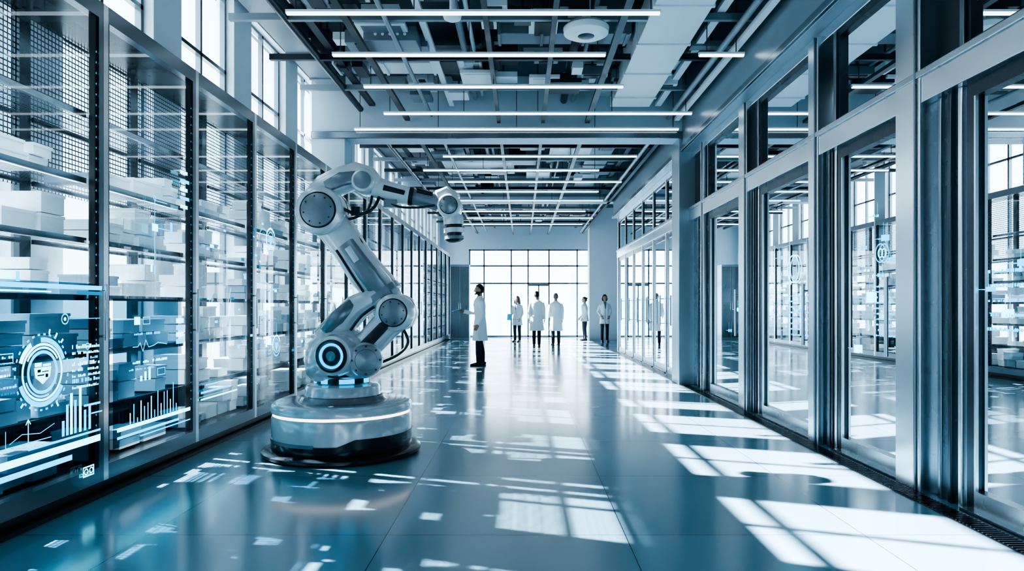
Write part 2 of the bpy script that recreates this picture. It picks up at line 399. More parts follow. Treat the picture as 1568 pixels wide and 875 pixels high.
for i in range(11):
    o = bpy.data.objects.new('storage_rack', rk[0]); SC.collection.objects.link(o); o.location = (3.75, -1.0 + i * 1.88, 0)
    b = MB(); fillboxes(b, random.Random(i % 3 + 50), .02, .5, .06, 1.72, (.15, .6, 1.05, 1.5, 1.95, 2.4), .38, .90)
    b.obj('stored_boxes', parent=o)

# ------------------------------------------------------------------ ceiling services
ZL = 4.34
def bar(y, x0, x1, z=ZL, m='led_white'):
    b = MB()
    b.box(x0, x1, y - .020, y + .020, z + .01, z + .05, 'duct_white')
    b.box(x0 + .01, x1 - .01, y - .016, y + .016, z, z + .01, m)
    b.box(x0 + .01, x1 - .01, y - .023, y - .020, z + .01, z + .024, m)
    n = max(2, int((x1 - x0) / 1.2) + 1)
    for i in range(n):
        x = x0 + .1 + (x1 - x0 - .2) * i / (n - 1); b.cyl((x, y, z + .05), (0, 0, 1), .006, ZC - z - .05, 'duct_dark', 6)
    b.obj('linear_ceiling_light')
for (y, a, c) in [(2.2, -2.4, 2.0), (3.4, -2.2, 1.4), (4.6, -2.4, 2.4), (5.85, -2.3, 1.6), (7.01, -2.43, 1.42), (8.18, -2.28, 1.0), (8.18, 2.11, 2.66), (9.36, -2.18, 1.39), (10.66, -2.17, 2.65), (11.6, -2.86, 2.66),
                  (13.7, -1.6, 2.3), (15.1, -2.2, 1.7), (16.5, -1.8, 2.4), (17.9, -2.3, 2.0), (19.4, -2.0, 2.3), (21.6, -2.4, 2.0), (23.2, -1.9, 2.4), (25, -2.2, 2.2)]:
    bar(y, a, c)
for y in (3, 5.5, 8, 10.5, 14, 17):
    bar(y, 3.2, 6.0, 3.7, 'led_room')
rng = random.Random(11)
b = MB()
for x in (-2.55, -1.95, -1.2, -.4, .35, 1.1, 2.3, 2.62):
    w = rng.choice([.03, .05, .04]); z = rng.choice([4.46, 4.5, 4.62, 4.75])
    m = 'duct_dark' if rng.random() < .6 else 'duct_white'
    b.box(x - w, x + w, -1, 11.6, z, z + .05, m); b.box(x - w, x + w, 12.3, 29.5, z, z + .05, 'duct_dark')
for i in range(24):
    y = -1 + i * 1.27
    if 11.3 < y < 12.4: continue
    b.box(-3.4, 2.7, y, y + .06, 4.66, 4.74, 'duct_grey' if i % 2 else 'duct_dark')
b.obj('ceiling_support_grid')
b = MB()
for (x, r, z, m) in ((-2.75, .05, 4.7, 'duct_dark'), (-.8, .045, 4.9, 'duct_grey'), (-.68, .03, 4.95, 'duct_white'), (.7, .06, 4.85, 'duct_dark'), (.86, .03, 4.85, 'duct_grey'), (-1.55, .03, 4.6, 'duct_grey'), (2.48, .04, 4.56, 'duct_grey')):
    b.cyl((x, -1, z), (0, 1, 0), r, 12.6, m, 12); b.cyl((x, 12.3, z), (0, 1, 0), r, 17, m, 12)
b.obj('ceiling_pipes')
b = MB()
def duct(x0, x1, y0, y1, z0, z1, m, seam=1.1):
    b.box(x0, x1, y0, y1, z0, z1, m)
    if y1 - y0 > x1 - x0:
        y = y0
        while y <= y1 + .001:
            b.box(x0 - .02, x1 + .02, y - .02, y + .02, z0 - .02, z1 + .02, m); y += seam
    else:
        x = x0
        while x <= x1 + .001:
            b.box(x - .02, x + .02, y0 - .02, y1 + .02, z0 - .02, z1 + .02, m); x += seam
duct(1.45, 2.1, 2, 11.3, 4.65, 5.0, 'duct_white')
duct(1.5, 2.05, 12.5, 20, 4.85, 5.15, 'duct_grey')
duct(-3.35, -2.95, 2, 11.4, 4.95, 5.2, 'duct_grey')
duct(-1.9, -1.3, 12.6, 19.8, 4.8, 5.1, 'duct_grey')
duct(-2.7, -.6, 9.75, 10.2, 4.82, 5.08, 'duct_white', .7)
duct(-.3, 1.4, 8.75, 9.1, 4.84, 5.06, 'duct_grey', .55)
duct(-2.6, -.2, 5.9, 6.35, 4.85, 5.1, 'duct_grey', .8)
duct(-2.2, 1.4, 14.5, 14.9, 4.85, 5.1, 'duct_white', .7)
b.obj('ceiling_air_ducts', bevel=.008)
b = MB()
for i in range(230):
    y = rng.uniform(3.5, 28) if i < 170 else rng.uniform(5.5, 11); x = rng.uniform(-2.9, 2.2)
    if 11.0 < y < 12.8: continue
    w = rng.uniform(.12, .6); d = rng.uniform(.1, .55); z = rng.uniform(4.62, 5.05)
    m = rng.choice(['duct_white', 'duct_white', 'duct_grey', 'duct_dark', 'duct_dark', 'duct_grey'])
    b.box(x, x + w, y, y + d, z, z + rng.uniform(.06, .18), m)
    if rng.random() < .5: b.cyl((x + w / 2, y + d / 2, z + .05), (0, 0, 1), .012, ZC - z - .05, 'duct_dark', 6)
    if rng.random() < .3:
        b.box(x + w * .2, x + w * .8, y + .03, y + d - .03, z - .012, z, 'duct_dark')
b.obj('ceiling_service_boxes')
b = MB()
for (x0, x1, y0, y1, z) in ((-2.7, -1.9, 6.9, 7.9, 4.85), (-.9, -.1, 6.4, 7.5, 4.95), (-1.9, -.9, 12.9, 14.2, 4.78), (-2.8, -1.95, 13, 15.2, 4.78), (-.9, -.4, 9.8, 10.4, 4.7), (.1, .55, 10, 10.5, 4.7), (-1.9, -.2, 16, 17.5, 4.75), (.6, 1.5, 14.6, 15.6, 4.75), (-2.0, -1.4, 8.1, 8.7, 4.7), (.1, .7, 17, 18.4, 4.75), (-2.7, -.5, 21.8, 23, 4.8), (.3, 2.3, 24, 25.5, 4.8)):
    b.box(x0, x1, y0, y1, z, z + .05, 'duct_white')
    b.box(x0 + .06, x1 - .06, y0 + .06, y1 - .06, z - .01, z, 'duct_grey' if rng.random() < .3 else 'duct_white')
b.obj('ceiling_panels', bevel=.005)
b = MB()
b.box(-1.95, -1.3, 8.35, 8.8, 4.6, 4.78, 'duct_grey'); 
for i in range(5): b.cyl((-1.8 + i * .09, 8.34, 4.68), (0, 1, 0), .02, .02, 'duct_white', 10)
b.obj('ceiling_ventilation_unit', bevel=.01)
b = MB()
b.lathe([(.10, 0), (.20, .005), (.25, .03), (.26, .09), (.22, .13), (.05, .15), (.05, .75)], (.72, 7.72, 4.40), (0, 0, 1), 'duct_white', 40)
b.lathe([(.06, -.012), (.10, 0.002)], (.72, 7.72, 4.40), (0, 0, 1), 'duct_dark', 32)
b.obj('ceiling_diffuser')
b = MB(); b.lathe([(.05, 0), (.09, .02), (.1, .05), (.03, .06), (.03, .6)], (-.75, 7.3, 4.4), (0, 0, 1), 'duct_white', 24); b.obj('ceiling_smoke_detector')

# ------------------------------------------------------------------ holographic display on cabinet glass
class Holo:
    def __init__(s, x, sgn=1): s.b = MB(); s.x = x
    def rect(s, y0, y1, z0, z1, m='holo_cyan'): s.b.quad((s.x, y0, z0), (s.x, y1, z0), (s.x, y1, z1), (s.x, y0, z1), m)
    def arc(s, y, z, r0, r1, a0=0, a1=360, m='holo_cyan', n=None):
        n = n or max(4, int(abs(a1 - a0) / 6)); vs = []; fs = []
        for i in range(n + 1):
            a = math.radians(a0 + (a1 - a0) * i / n); vs += [(s.x, y + r0 * math.cos(a), z + r0 * math.sin(a)), (s.x, y + r1 * math.cos(a), z + r1 * math.sin(a))]
        for i in range(n): fs.append((2 * i, 2 * i + 1, 2 * i + 3, 2 * i + 2))
        s.b.add(vs, fs, m)
    def line(s, y0, z0, y1, z1, w=.006, m='holo_cyan'):
        d = Vector((0, y1 - y0, z1 - z0)).normalized(); n = Vector((0, -d.z, d.y)) * w / 2
        a = Vector((s.x, y0, z0)); c = Vector((s.x, y1, z1)); s.b.quad(a - n, c - n, c + n, a + n, m)
    def text(s, y0, y1, z, h, rng, m='holo_cyan'):
        y = y0
        while y < y1:
            w = rng.uniform(.006, .022)
            if rng.random() < .8: s.rect(y, y + w, z, z + h * rng.choice([.6, 1, 1]), m)
            y += w + .006
    def frame(s, y0, y1, z0, z1, w=.006, m='holo_cyan'):
        s.rect(y0, y1, z0, z0 + w, m); s.rect(y0, y1, z1 - w, z1, m); s.rect(y0, y0 + w, z0, z1, m); s.rect(y1 - w, y1, z0, z1, m)
rng = random.Random(5)
h = Holo(XL + .012)
cy, cz = 4.225, .935
h.arc(cy, cz, .165, .180, 0, 360, 'holo_white'); h.arc(cy, cz, .115, .135, 0, 360, 'holo_cyan'); h.arc(cy, cz, .185, .215, 20, 95); h.arc(cy, cz, .185, .215, 120, 160, 'holo_white'); h.arc(cy, cz, .185, .215, 200, 330)
h.arc(cy, cz, .145, .158, 30, 150, 'holo_white'); h.arc(cy, cz, .145, .158, 200, 290)
for a in range(0, 360, 12): h.arc(cy, cz, .228, .24, a, a + 5, 'holo_cyan', 2)
for a in (45, 60, 75, 225, 300): h.arc(cy, cz, .24, .27, a, a + 3, 'holo_white', 1)
h.b.add([(h.x, cy - .075, cz + .03), (h.x, cy + .075, cz + .03), (h.x, cy + .065, cz - .03), (h.x, cy, cz - .075), (h.x, cy - .065, cz - .03)], [(0, 1, 2, 3, 4)], 'holo_white')
h.rect(cy - .07, cy - .01, cz + .035, cz + .06, 'holo_white'); h.rect(cy + .0, cy + .07, cz + .035, cz + .05, 'holo_white')
h.x += .002
for (a, c, d, e) in ((-.05, -.02, .0, .018), (-.01, .05, .0, .006), (-.05, .01, -.022, -.014), (.02, .045, -.035, -.012)): h.rect(cy + a, cy + c, cz + d, cz + e, 'robot_dark')
h.x -= .002
h.rect(3.4, 4.82, 1.455, 1.485, 'holo_cyan'); h.rect(3.6, 4.3, 1.43, 1.44, 'holo_white'); h.rect(4.55, 4.82, 1.42, 1.445, 'holo_dim'); h.rect(3.9, 3.97, 1.5, 1.53, 'holo_white'); h.rect(4.0, 4.03, 1.49, 1.55)
for i in range(7): h.text(3.62, 3.98, 1.04 - i * .035, .013, rng, rng.choice(['holo_cyan', 'holo_dim', 'holo_white']))
for i in range(8): h.text(4.5, 4.78, 1.06 - i * .038, .016 if i % 3 else .026, rng, rng.choice(['holo_cyan', 'holo_white']))
h.arc(4.43, 1.26, .028, .036); h.arc(4.43, 1.26, .0, .012, m='holo_white'); h.line(4.47, 1.26, 4.8, 1.26, .004)
h.frame(3.86, 3.98, 1.01, 1.07); h.arc(4.66, 1.07, .018, .024)
h.rect(3.3, 4.80, .40, .445, 'holo_white'); h.rect(3.3, 4.5, .33, .365, 'holo_cyan'); h.rect(4.1, 4.8, .47, .485, 'holo_cyan')
for i, (a, hh) in enumerate(((4.40, .10), (4.44, .2), (4.48, .27), (4.52, .22), (4.57, .30), (4.62, .14), (4.67, .17))): h.rect(a, a + .025, .5, .5 + hh, 'holo_white' if i in (2, 4) else 'holo_cyan')
h.rect(4.62, 4.8, .66, .675, 'holo_cyan'); h.rect(4.7, 4.82, .60, .61)
h.line(3.92, .52, 4.3, .52, .005); h.line(3.92, .52, 3.92, .62, .005); h.line(4.1, .52, 4.1, .66, .006, 'holo_white'); h.line(4.1, .66, 4.08, .63, .006, 'holo_white'); h.line(4.1, .66, 4.12, .63, .006, 'holo_white')
h.line(3.95, .54, 4.05, .58, .004); h.line(4.05, .58, 4.2, .56, .004); h.line(4.2, .56, 4.33, .60, .004)
h.frame(4.61, 4.73, .18, .25, .008, 'holo_white'); h.arc(4.645, .215, .014, .022, m='holo_white'); h.arc(4.70, .215, .014, .022, m='holo_white')
for i in range(15): h.rect(5.16 + i * .049, 5.172 + i * .049, .45, .45 + .03 + .22 * abs(math.sin(i * 1.3 + .5)) * (.5 + i / 26), 'holo_cyan' if i % 3 else 'holo_white')
h.rect(5.0, 6.1, .415, .445, 'holo_white'); h.rect(5.0, 5.9, .36, .38, 'holo_cyan'); h.rect(5.3, 6.1, .33, .34, 'holo_cyan')
pts = [(5.2, 1.03), (5.27, 1.03), (5.3, 1.06), (5.34, .99), (5.38, 1.08), (5.42, 1.02), (5.5, 1.03), (5.56, 1.05), (5.7, 1.03)]
for a, c in zip(pts, pts[1:]): h.line(a[0], a[1], c[0], c[1], .006, 'holo_cyan')
h.rect(5.22, 5.30, 1.2, 1.26, 'holo_white'); h.frame(5.34, 5.44, 1.2, 1.26); h.text(5.2, 5.6, 1.12, .018, rng); h.text(5.2, 5.7, .9, .02, rng, 'holo_white'); h.text(5.15, 5.5, .85, .014, rng)
for i in range(3): h.rect(5.3 + i * .06, 5.33 + i * .06, .76, .80 + .03 * i, 'holo_white')
h.frame(5.55, 5.67, .78, .84)
h.line(5.51, 1.72, 5.51, 2.2, .008); h.rect(5.47, 5.56, 1.95, 2.01, 'holo_white'); h.line(5.56, 1.98, 5.75, 1.98, .006); h.rect(5.75, 5.79, 1.9, 2.05); h.line(5.51, 2.2, 5.7, 2.2, .006); h.arc(5.51, 2.22, .012, .02); h.rect(5.45, 5.48, 1.62, 1.68, 'holo_white'); h.rect(5.5, 5.52, 1.6, 1.67)
for i in range(5): h.rect(5.92, 6.05 + .03 * (i % 2), 2.5 - i * .075, 2.53 - i * .075, 'holo_cyan' if i % 2 else 'holo_white')
for i in range(4): h.rect(5.85, 5.98, 1.2 - i * .06, 1.24 - i * .06, 'holo_cyan' if i % 2 else 'holo_white')
h.rect(6.3, 6.9, .53, .55); h.rect(6.3, 7.1, .47, .485, 'holo_white'); h.rect(6.4, 6.8, .6, .61)
for (y, z, r) in ((8.05, 2.12, .15), (8.24, .87, .13)):
    h.arc(y, z, r * .86, r, 20, 200, 'holo_white'); h.arc(y, z, r * .86, r, 220, 360); h.arc(y, z, r * .6, r * .68)
    h.b.add([(h.x, y - r * .4, z + r * .3), (h.x, y + r * .4, z + r * .3), (h.x, y + r * .35, z - r * .1), (h.x, y, z - r * .45), (h.x, y - r * .35, z - r * .1)], [(0, 1, 2, 3, 4)], 'holo_cyan')
h.line(8.05, 2.26, 8.05, 2.5, .006); h.line(8.24, 1.0, 8.24, 1.15, .006)
r2 = random.Random(9)
for i in range(30):
    y = r2.uniform(6.4, 9.8); z = r2.uniform(.5, 2.3); s = r2.uniform(.02, .05); h.rect(y, y + s * 1.8, z, z + s * .7, r2.choice(['holo_cyan', 'holo_white', 'holo_dim']))
    if i % 3 == 0: h.line(y, z + s, y + .25, z + s, .004)
h.b.obj('holographic_display')
b = MB()
for (a, c, z0, z1) in ((3.3, 4.76, .25, 1.5), (4.96, 5.9, .3, 1.4)):
    b.quad((XL + .004, a, z0), (XL + .004, c, z0), (XL + .004, c, z1), (XL + .004, a, z1), 'display_film')
b.obj('display_screen')
h = Holo(XR + .075)
for (y, z, s, m) in ((5.77, 1.42, .09, 'holo_white'), (6.0, .97, .07, 'holo_white'), (5.9, 1.85, .03, 'holo_cyan'), (5.55, 1.9, .05, 'holo_cyan'), (5.62, 1.6, .03, 'holo_cyan'), (5.85, 1.65, .02, 'holo_white'), (5.45, 1.72, .03, 'holo_cyan'), (5.7, 2.1, .02, 'holo_cyan'),
                     (7.2, 1.3, .04, 'holo_cyan'), (7.55, 1.6, .03, 'holo_white'), (7.8, 1.9, .04, 'holo_cyan'), (9.4, 1.3, .05, 'holo_white'), (9.7, 1.0, .04, 'holo_cyan'),
                     (4.02, 1.6, .04, 'holo_cyan'), (4.15, 1.3, .05, 'holo_white'), (4.3, 1.45, .03, 'holo_cyan'), (3.95, 1.2, .03, 'holo_cyan')):
    h.rect(y - s / 2 - .01, y + s / 2 + .01, z - s / 2, z + s / 2, m); h.line(y, z + s / 2, y, z + s / 2 + .1, .004); h.line(y + s / 2, z, y + s / 2 + .12, z, .004)
h.arc(5.6, 1.78, .07, .08); h.arc(5.6, 1.78, .03, .04, m='holo_white'); h.arc(7.4, 1.75, .14, .155, m='holo_white'); h.arc(7.4, 1.75, .09, .1)
for i in range(10): h.text(5.35 + .04 * (i % 3), 5.7, 1.5 - i * .045, .014, rng)
for i in range(8): h.text(7.0, 7.6, 1.45 - i * .06, .016, rng)
for i in range(5): h.text(3.8, 4.3, 1.55 - i * .09, .02, rng)
h.b.obj('holographic_display')

# ------------------------------------------------------------------ robot arm
RX, RY = -1.67, 6.35; s_ = 164.6
def P(px, py, y=0.0): return Vector(((px - 525) / s_, y, 1.34 - (py - 470) / s_))
b = MB()
b.lathe([(.60, 0), (.69, .004), (.715, .02), (.715, .045), (.68, .062), (.6, .07)], (0, 0, 0), (0, 0, 1), 'robot_dark', 72)
b.lathe([(.625, .06), (.63, .075), (.63, .14), (.622, .15), (.628, .156), (.63, .34), (.62, .366)], (0, 0, 0), (0, 0, 1), ['robot_dark'] * 3 + ['robot_white'] * 3, 72)
b.lathe([(.612, .366), (.614, .370), (.614, .384), (.612, .388)], (0, 0, 0), (0, 0, 1), 'led_warm', 72)
b.lathe([(.62, .388), (.632, .395), (.632, .45), (.615, .472), (.58, .48), (.40, .482), (.385, .495), (.37, .525), (.345, .53), (.34, .545), (.34, .60), (.325, .62), (.26, .63), (.25, .64)], (0, 0, 0), (0, 0, 1),
        ['robot_white'] * 4 + ['robot_grey'] * 3 + ['robot_dark'] + ['robot_white'] * 4 + ['robot_grey'], 72)
b.lathe([(.25, .62), (.25, .70), (.27, .71), (.28, .74), (.26, .76)], (0, 0, 0), (0, 0, 1), 'robot_dark', 56)
for a in (-75, -60, -115, -150, -20):
    r = math.radians(a); c = Vector((math.cos(r) * .252, math.sin(r) * .252, .665)); b.M = Matrix.Translation(c) @ Matrix.Rotation(r, 4, 'Z')
    b.box(-.004, .006, -.035, .035, -.02, .02, 'led_cyan'); b.M = Matrix.Identity(4)
def wrap(r, a0, a1, z0, z1a, z1b, m, n=24, t=.006):
    vs = []; fs = []
    for i in range(n + 1):
        u = i / n; a = math.radians(a0 + (a1 - a0) * u); zz = z1a if u < .12 else (z1b if u > .25 else z1a + (z1b - z1a) * (u - .12) / .13)
        for rr, z in ((r, z0), (r + t, z0), (r + t, zz), (r, zz)): vs.append((rr * math.cos(a), rr * math.sin(a), z))
    for i in range(n):
        for k in range(4): fs.append((4 * i + k, 4 * i + (k + 1) % 4, 4 * i + 4 + (k + 1) % 4, 4 * i + 4 + k))
    b.add(vs, fs, m)
wrap(.628, -95, 20, .14, .15, .21, 'robot_dark')
wrap(.628, 200, 262, .14, .17, .17, 'robot_grey')
b.tube([P(525, 578), P(524, 566), P(522, 545), P(520, 522), P(519, 508)], [(.24, .26), (.29, .31), (.30, .32), (.26, .28), (.17, .17)], 'robot_white', e=2.8, seg=40, rnd=.03)
c = Vector((.068, 0, .905)); ax = Vector((-.22, -1, 0)).normalized()
b.lathe([(.16, 0), (.185, .05), (.19, .30), (.175, .345), (.15, .355)], c, ax, 'robot_white', 48)
b.lathe([(.15, .34), (.145, .375), (.125, .38), (.118, .362)], c, ax, 'robot_dark', 48)
b.lathe([(.114, .362), (.111, .376), (.098, .376), (.095, .362)], c, ax, 'led_cyan', 48)
b.lathe([(.095, .355), (.082, .370), (.045, .374), (.0, .378)], c, ax, ['robot_dark', 'robot_dark', 'robot_grey'], 48)
c = P(554, 548); ax2 = Vector((.35, -1, 0)).normalized()
b.lathe([(.13, .05), (.152, .1), (.155, .30), (.14, .33), (.10, .335)], c, ax2, ['robot_grey', 'robot_white', 'robot_white', 'robot_grey'], 40)
b.lathe([(.10, .33), (.095, .345), (.05, .35), (.0, .352)], c, ax2, 'robot_grey', 32)
for i in range(8):
    a = i * pi / 4; S = Vector((ax2.y, -ax2.x, 0)); b.cyl(c + S * (.122 * math.cos(a)) + Vector((0, 0, .122 * math.sin(a))) + ax2 * .325, ax2, .009, .014, 'robot_dark', 8)
b.tube([P(497, 520), P(522, 498), P(548, 470), P(578, 455), P(600, 462)], [(.15, .12), (.17, .13), (.16, .12), (.15, .10), (.12, .09)], 'robot_white', e=3.0, seg=32, rnd=.03)
b.tube([P(505, 505, -.1), P(524, 486, -.12), P(545, 466, -.1)], [(.07, .07), (.075, .075), (.06, .06)], 'robot_grey', e=3, seg=24, rnd=.02)
b.tube([P(548, 545, -.06), P(570, 524, -.07), P(592, 500, -.07), P(612, 480, -.06)], [(.13, .15), (.12, .13), (.12, .135), (.13, .15)], 'robot_white', e=3.2, seg=32, rnd=.03)
b.tube([P(562, 532, -.19), P(600, 492, -.19)], [(.012, .05), (.012, .045)], 'robot_dark', e=4, seg=16)
def joint(px, py, r, y0, y1, cap='robot_grey', bolts=8):
    c = P(px, py, 0); ln = y1 - y0; o = c + Vector((0, y1, 0)); ax = (0, -1, 0)
    b.lathe([(r * .8, 0), (r * .95, .012), (r, .035), (r, ln * .42), (r * .955, ln * .44), (r * .955, ln * .48), (r, ln * .5), (r, ln - .04), (r * .95, ln - .012), (r * .82, ln)], o, ax,
            ['robot_grey', 'robot_white', 'robot_white', 'robot_dark', 'robot_dark', 'robot_dark', 'robot_white', 'robot_white', 'robot_white'], 56)
    b.lathe([(r * .75, ln - .012), (r * .74, ln + .006), (r * .72, ln + .010), (r * .71, ln + .006)], o, ax, 'robot_dark', 48)
    b.lathe([(r * .70, ln - .005), (r * .68, ln + .018), (r * .45, ln + .026), (0.0, ln + .028)], o, ax, cap, 48)
    for i in range(bolts):
        a = i * 2 * pi / bolts + .2; b.cyl(c + Vector((r * .56 * math.cos(a), y0 - .018, r * .56 * math.sin(a))), (0, -1, 0), r * .035, .008, 'robot_dark', 8)
joint(608, 479, .175, -.20, .20)
b.tube([P(600, 470, .02), P(580, 440, .02), P(560, 418, .02), P(537, 384, .02), P(515, 352, .02), P(500, 330, .02)], [(.13, .13), (.135, .165), (.14, .165), (.135, .15), (.14, .165), (.14, .17)], 'robot_white', e=3.4, seg=36, rnd=.03)
b.tube([P(594, 458, -.115), P(566, 419, -.122), P(535, 375, -.12)], [(.022, .085), (.022, .09), (.022, .075)], 'robot_grey', e=4, seg=24, rnd=.01)
b.tube([P(576, 470, -.10), P(550, 432, -.115), P(520, 385, -.11)], [(.014, .012), (.014, .012), (.014, .012)], 'robot_dark', e=3, seg=12)
b.tube([P(552, 402, -.145), P(538, 381, -.145)], [(.004, .03), (.004, .03)], 'robot_white', e=4, seg=12)
b.tube([P(603, 452, -.02), P(575, 405, -.02), P(540, 350, -.02)], [(.05, .02), (.06, .022), (.05, .02)], 'robot_dark', e=3, seg=16)
b.tube([P(590, 455, 0), P(584, 447, 0)], [(.155, .175), (.155, .175)], 'robot_grey', e=3.6, seg=32)
joint(496, 326, .222, -.19, .19)
b.tube([P(482, 304), P(500, 288), P(525, 276), P(548, 268), P(562, 272), P(575, 287)], [(.13, .10), (.135, .12), (.13, .12), (.125, .115), (.12, .11), (.105, .10)], 'robot_white', e=3, seg=36, rnd=.03)
b.tube([P(505, 289, -.115), P(528, 278, -.115), P(550, 274, -.108)], [(.022, .055), (.022, .065), (.022, .055)], 'robot_grey', e=4, seg=24, rnd=.01)
c = P(560, 280); b.lathe([(.10, 0), (.115, .02), (.115, .24), (.10, .262), (.05, .27)], c + Vector((0, .13, 0)), (0, -1, 0), 'robot_white', 40)
b.lathe([(.08, 0), (.08, .02), (.03, .025)], c + Vector((0, -.13, 0)), (0, -1, 0), 'robot_grey', 32)
b.tube([P(575, 287), P(600, 295), P(628, 301)], [(.10, .10), (.095, .092), (.088, .082)], 'robot_white', e=2.8, seg=36, rnd=.02)
b.tube([P(628, 301), P(634, 302)], [(.094, .088), (.094, .088)], 'robot_dark', e=2.8, seg=32)
b.tube([P(633, 302), P(655, 307), P(672, 311)], [(.08, .075), (.078, .07), (.085, .085)], 'robot_grey', e=2.6, seg=32)
b.tube([P(590, 290, -.09), P(622, 298, -.085)], [(.01, .028), (.01, .022)], 'robot_dark', e=4, seg=12)
b.tube([P(640, 294, -.03), P(664, 300, -.03)], [(.05, .03), (.05, .025)], 'robot_dark', e=3, seg=16)
joint(689, 317, .112, -.12, .12, bolts=6)
b.tube([P(672, 303), P(684, 298), P(697, 307)], [(.09, .07), (.095, .075), (.09, .07)], 'robot_white', e=2.8, seg=28, rnd=.02)
o = P(694, 330)
b.lathe([(.085, 0), (.095, .03), (.092, .09), (.08, .10), (.08, .118), (.092, .12), (.094, .165), (.075, .17), (.072, .19), (.088, .195), (.09, .225), (.07, .24), (.05, .25)], o, (0.04, 0, -1),
        ['robot_white', 'robot_white', 'robot_dark', 'robot_dark', 'robot_white', 'robot_white', 'robot_dark', 'robot_dark', 'robot_grey', 'robot_grey', 'robot_dark', 'robot_dark'], 40)
def cable(pts, r=.014):
    P_ = [Vector(p) for p in pts]; out = []
    for i in range(len(P_) - 1):
        p0 = P_[max(i - 1, 0)]; p1 = P_[i]; p2 = P_[i + 1]; p3 = P_[min(i + 2, len(P_) - 1)]
        for k in range(6):
            t = k / 6; out.append(.5 * ((2 * p1) + (p2 - p0) * t + (2 * p0 - 5 * p1 + 4 * p2 - p3) * t * t + (3 * p1 - p0 - 3 * p2 + p3) * t ** 3))
    out.append(P_[-1]); b.tube(out, [r] * len(out), 'robot_dark', seg=10)
cable([P(518, 315, -.12), P(535, 325, -.13), P(555, 331, -.12), P(575, 322, -.1), P(583, 303, -.06)], .016)
cable([P(530, 338, -.05), P(548, 334, -.06), P(566, 322, -.06), P(572, 300, -.05)], .013)
cable([P(585, 305, -.06), P(610, 318, -.08), P(640, 320, -.08), P(668, 316, -.07)], .011)
cable([P(545, 505, -.2), P(560, 485, -.2), P(580, 470, -.2)], .013)
cable([P(612, 500, .1), P(622, 525, .1), P(606, 545, .08), P(572, 560, .05)], .014)
b.box(*(P(540, 0).x, P(553, 0).x), -.06, .04, P(0, 332).z, P(0, 318).z, 'robot_dark')
b.box(*(P(590, 0).x, P(610, 0).x), -.085, -.02, P(0, 320).z, P(0, 308).z, 'robot_grey')
b.obj('industrial_robot_arm', loc=(RX, RY, 0))

# ------------------------------------------------------------------ people
HAND = {}
def hand_mesh(curl):
    if curl in HAND: return HAND[curl]
    b = MB()
    b.tube([(0, 0, .01), (0, 0, -.02), (0, 0, -.05), (0, 0, -.088)], [(.018, .026), (.016, .034), (.015, .041), (.012, .040)], 'skin', e=2.4, seg=16, ref=(0, 1, 0), rnd=.006)
    for i, (x, l) in enumerate(((-.031, .062), (-.011, .076), (.010, .082), (.030, .073))):
        p = Vector((x, 0, -.08)); a = 0; pts = [p.copy()]
        for sg in (.45, .32, .23):
            a += curl * (1 + .12 * (i - 1)); p = p + Vector((0, -math.sin(a) * l * sg, -math.cos(a) * l * sg)); pts.append(p.copy())
        b.tube(pts, [.0092, .0085, .0078, .0062], 'skin', seg=10, ref=(1, 0, 0), rnd=.005)
    b.tube([(.028, -.004, -.022), (.048, -.014, -.045), (.056, -.022, -.068), (.056, -.030, -.088)], [.0135, .0115, .0098, .0075], 'skin', seg=10, ref=(0, 1, 0), rnd=.005)
    HAND[curl] = remeshed(b, .0042, 1); return HAND[curl]

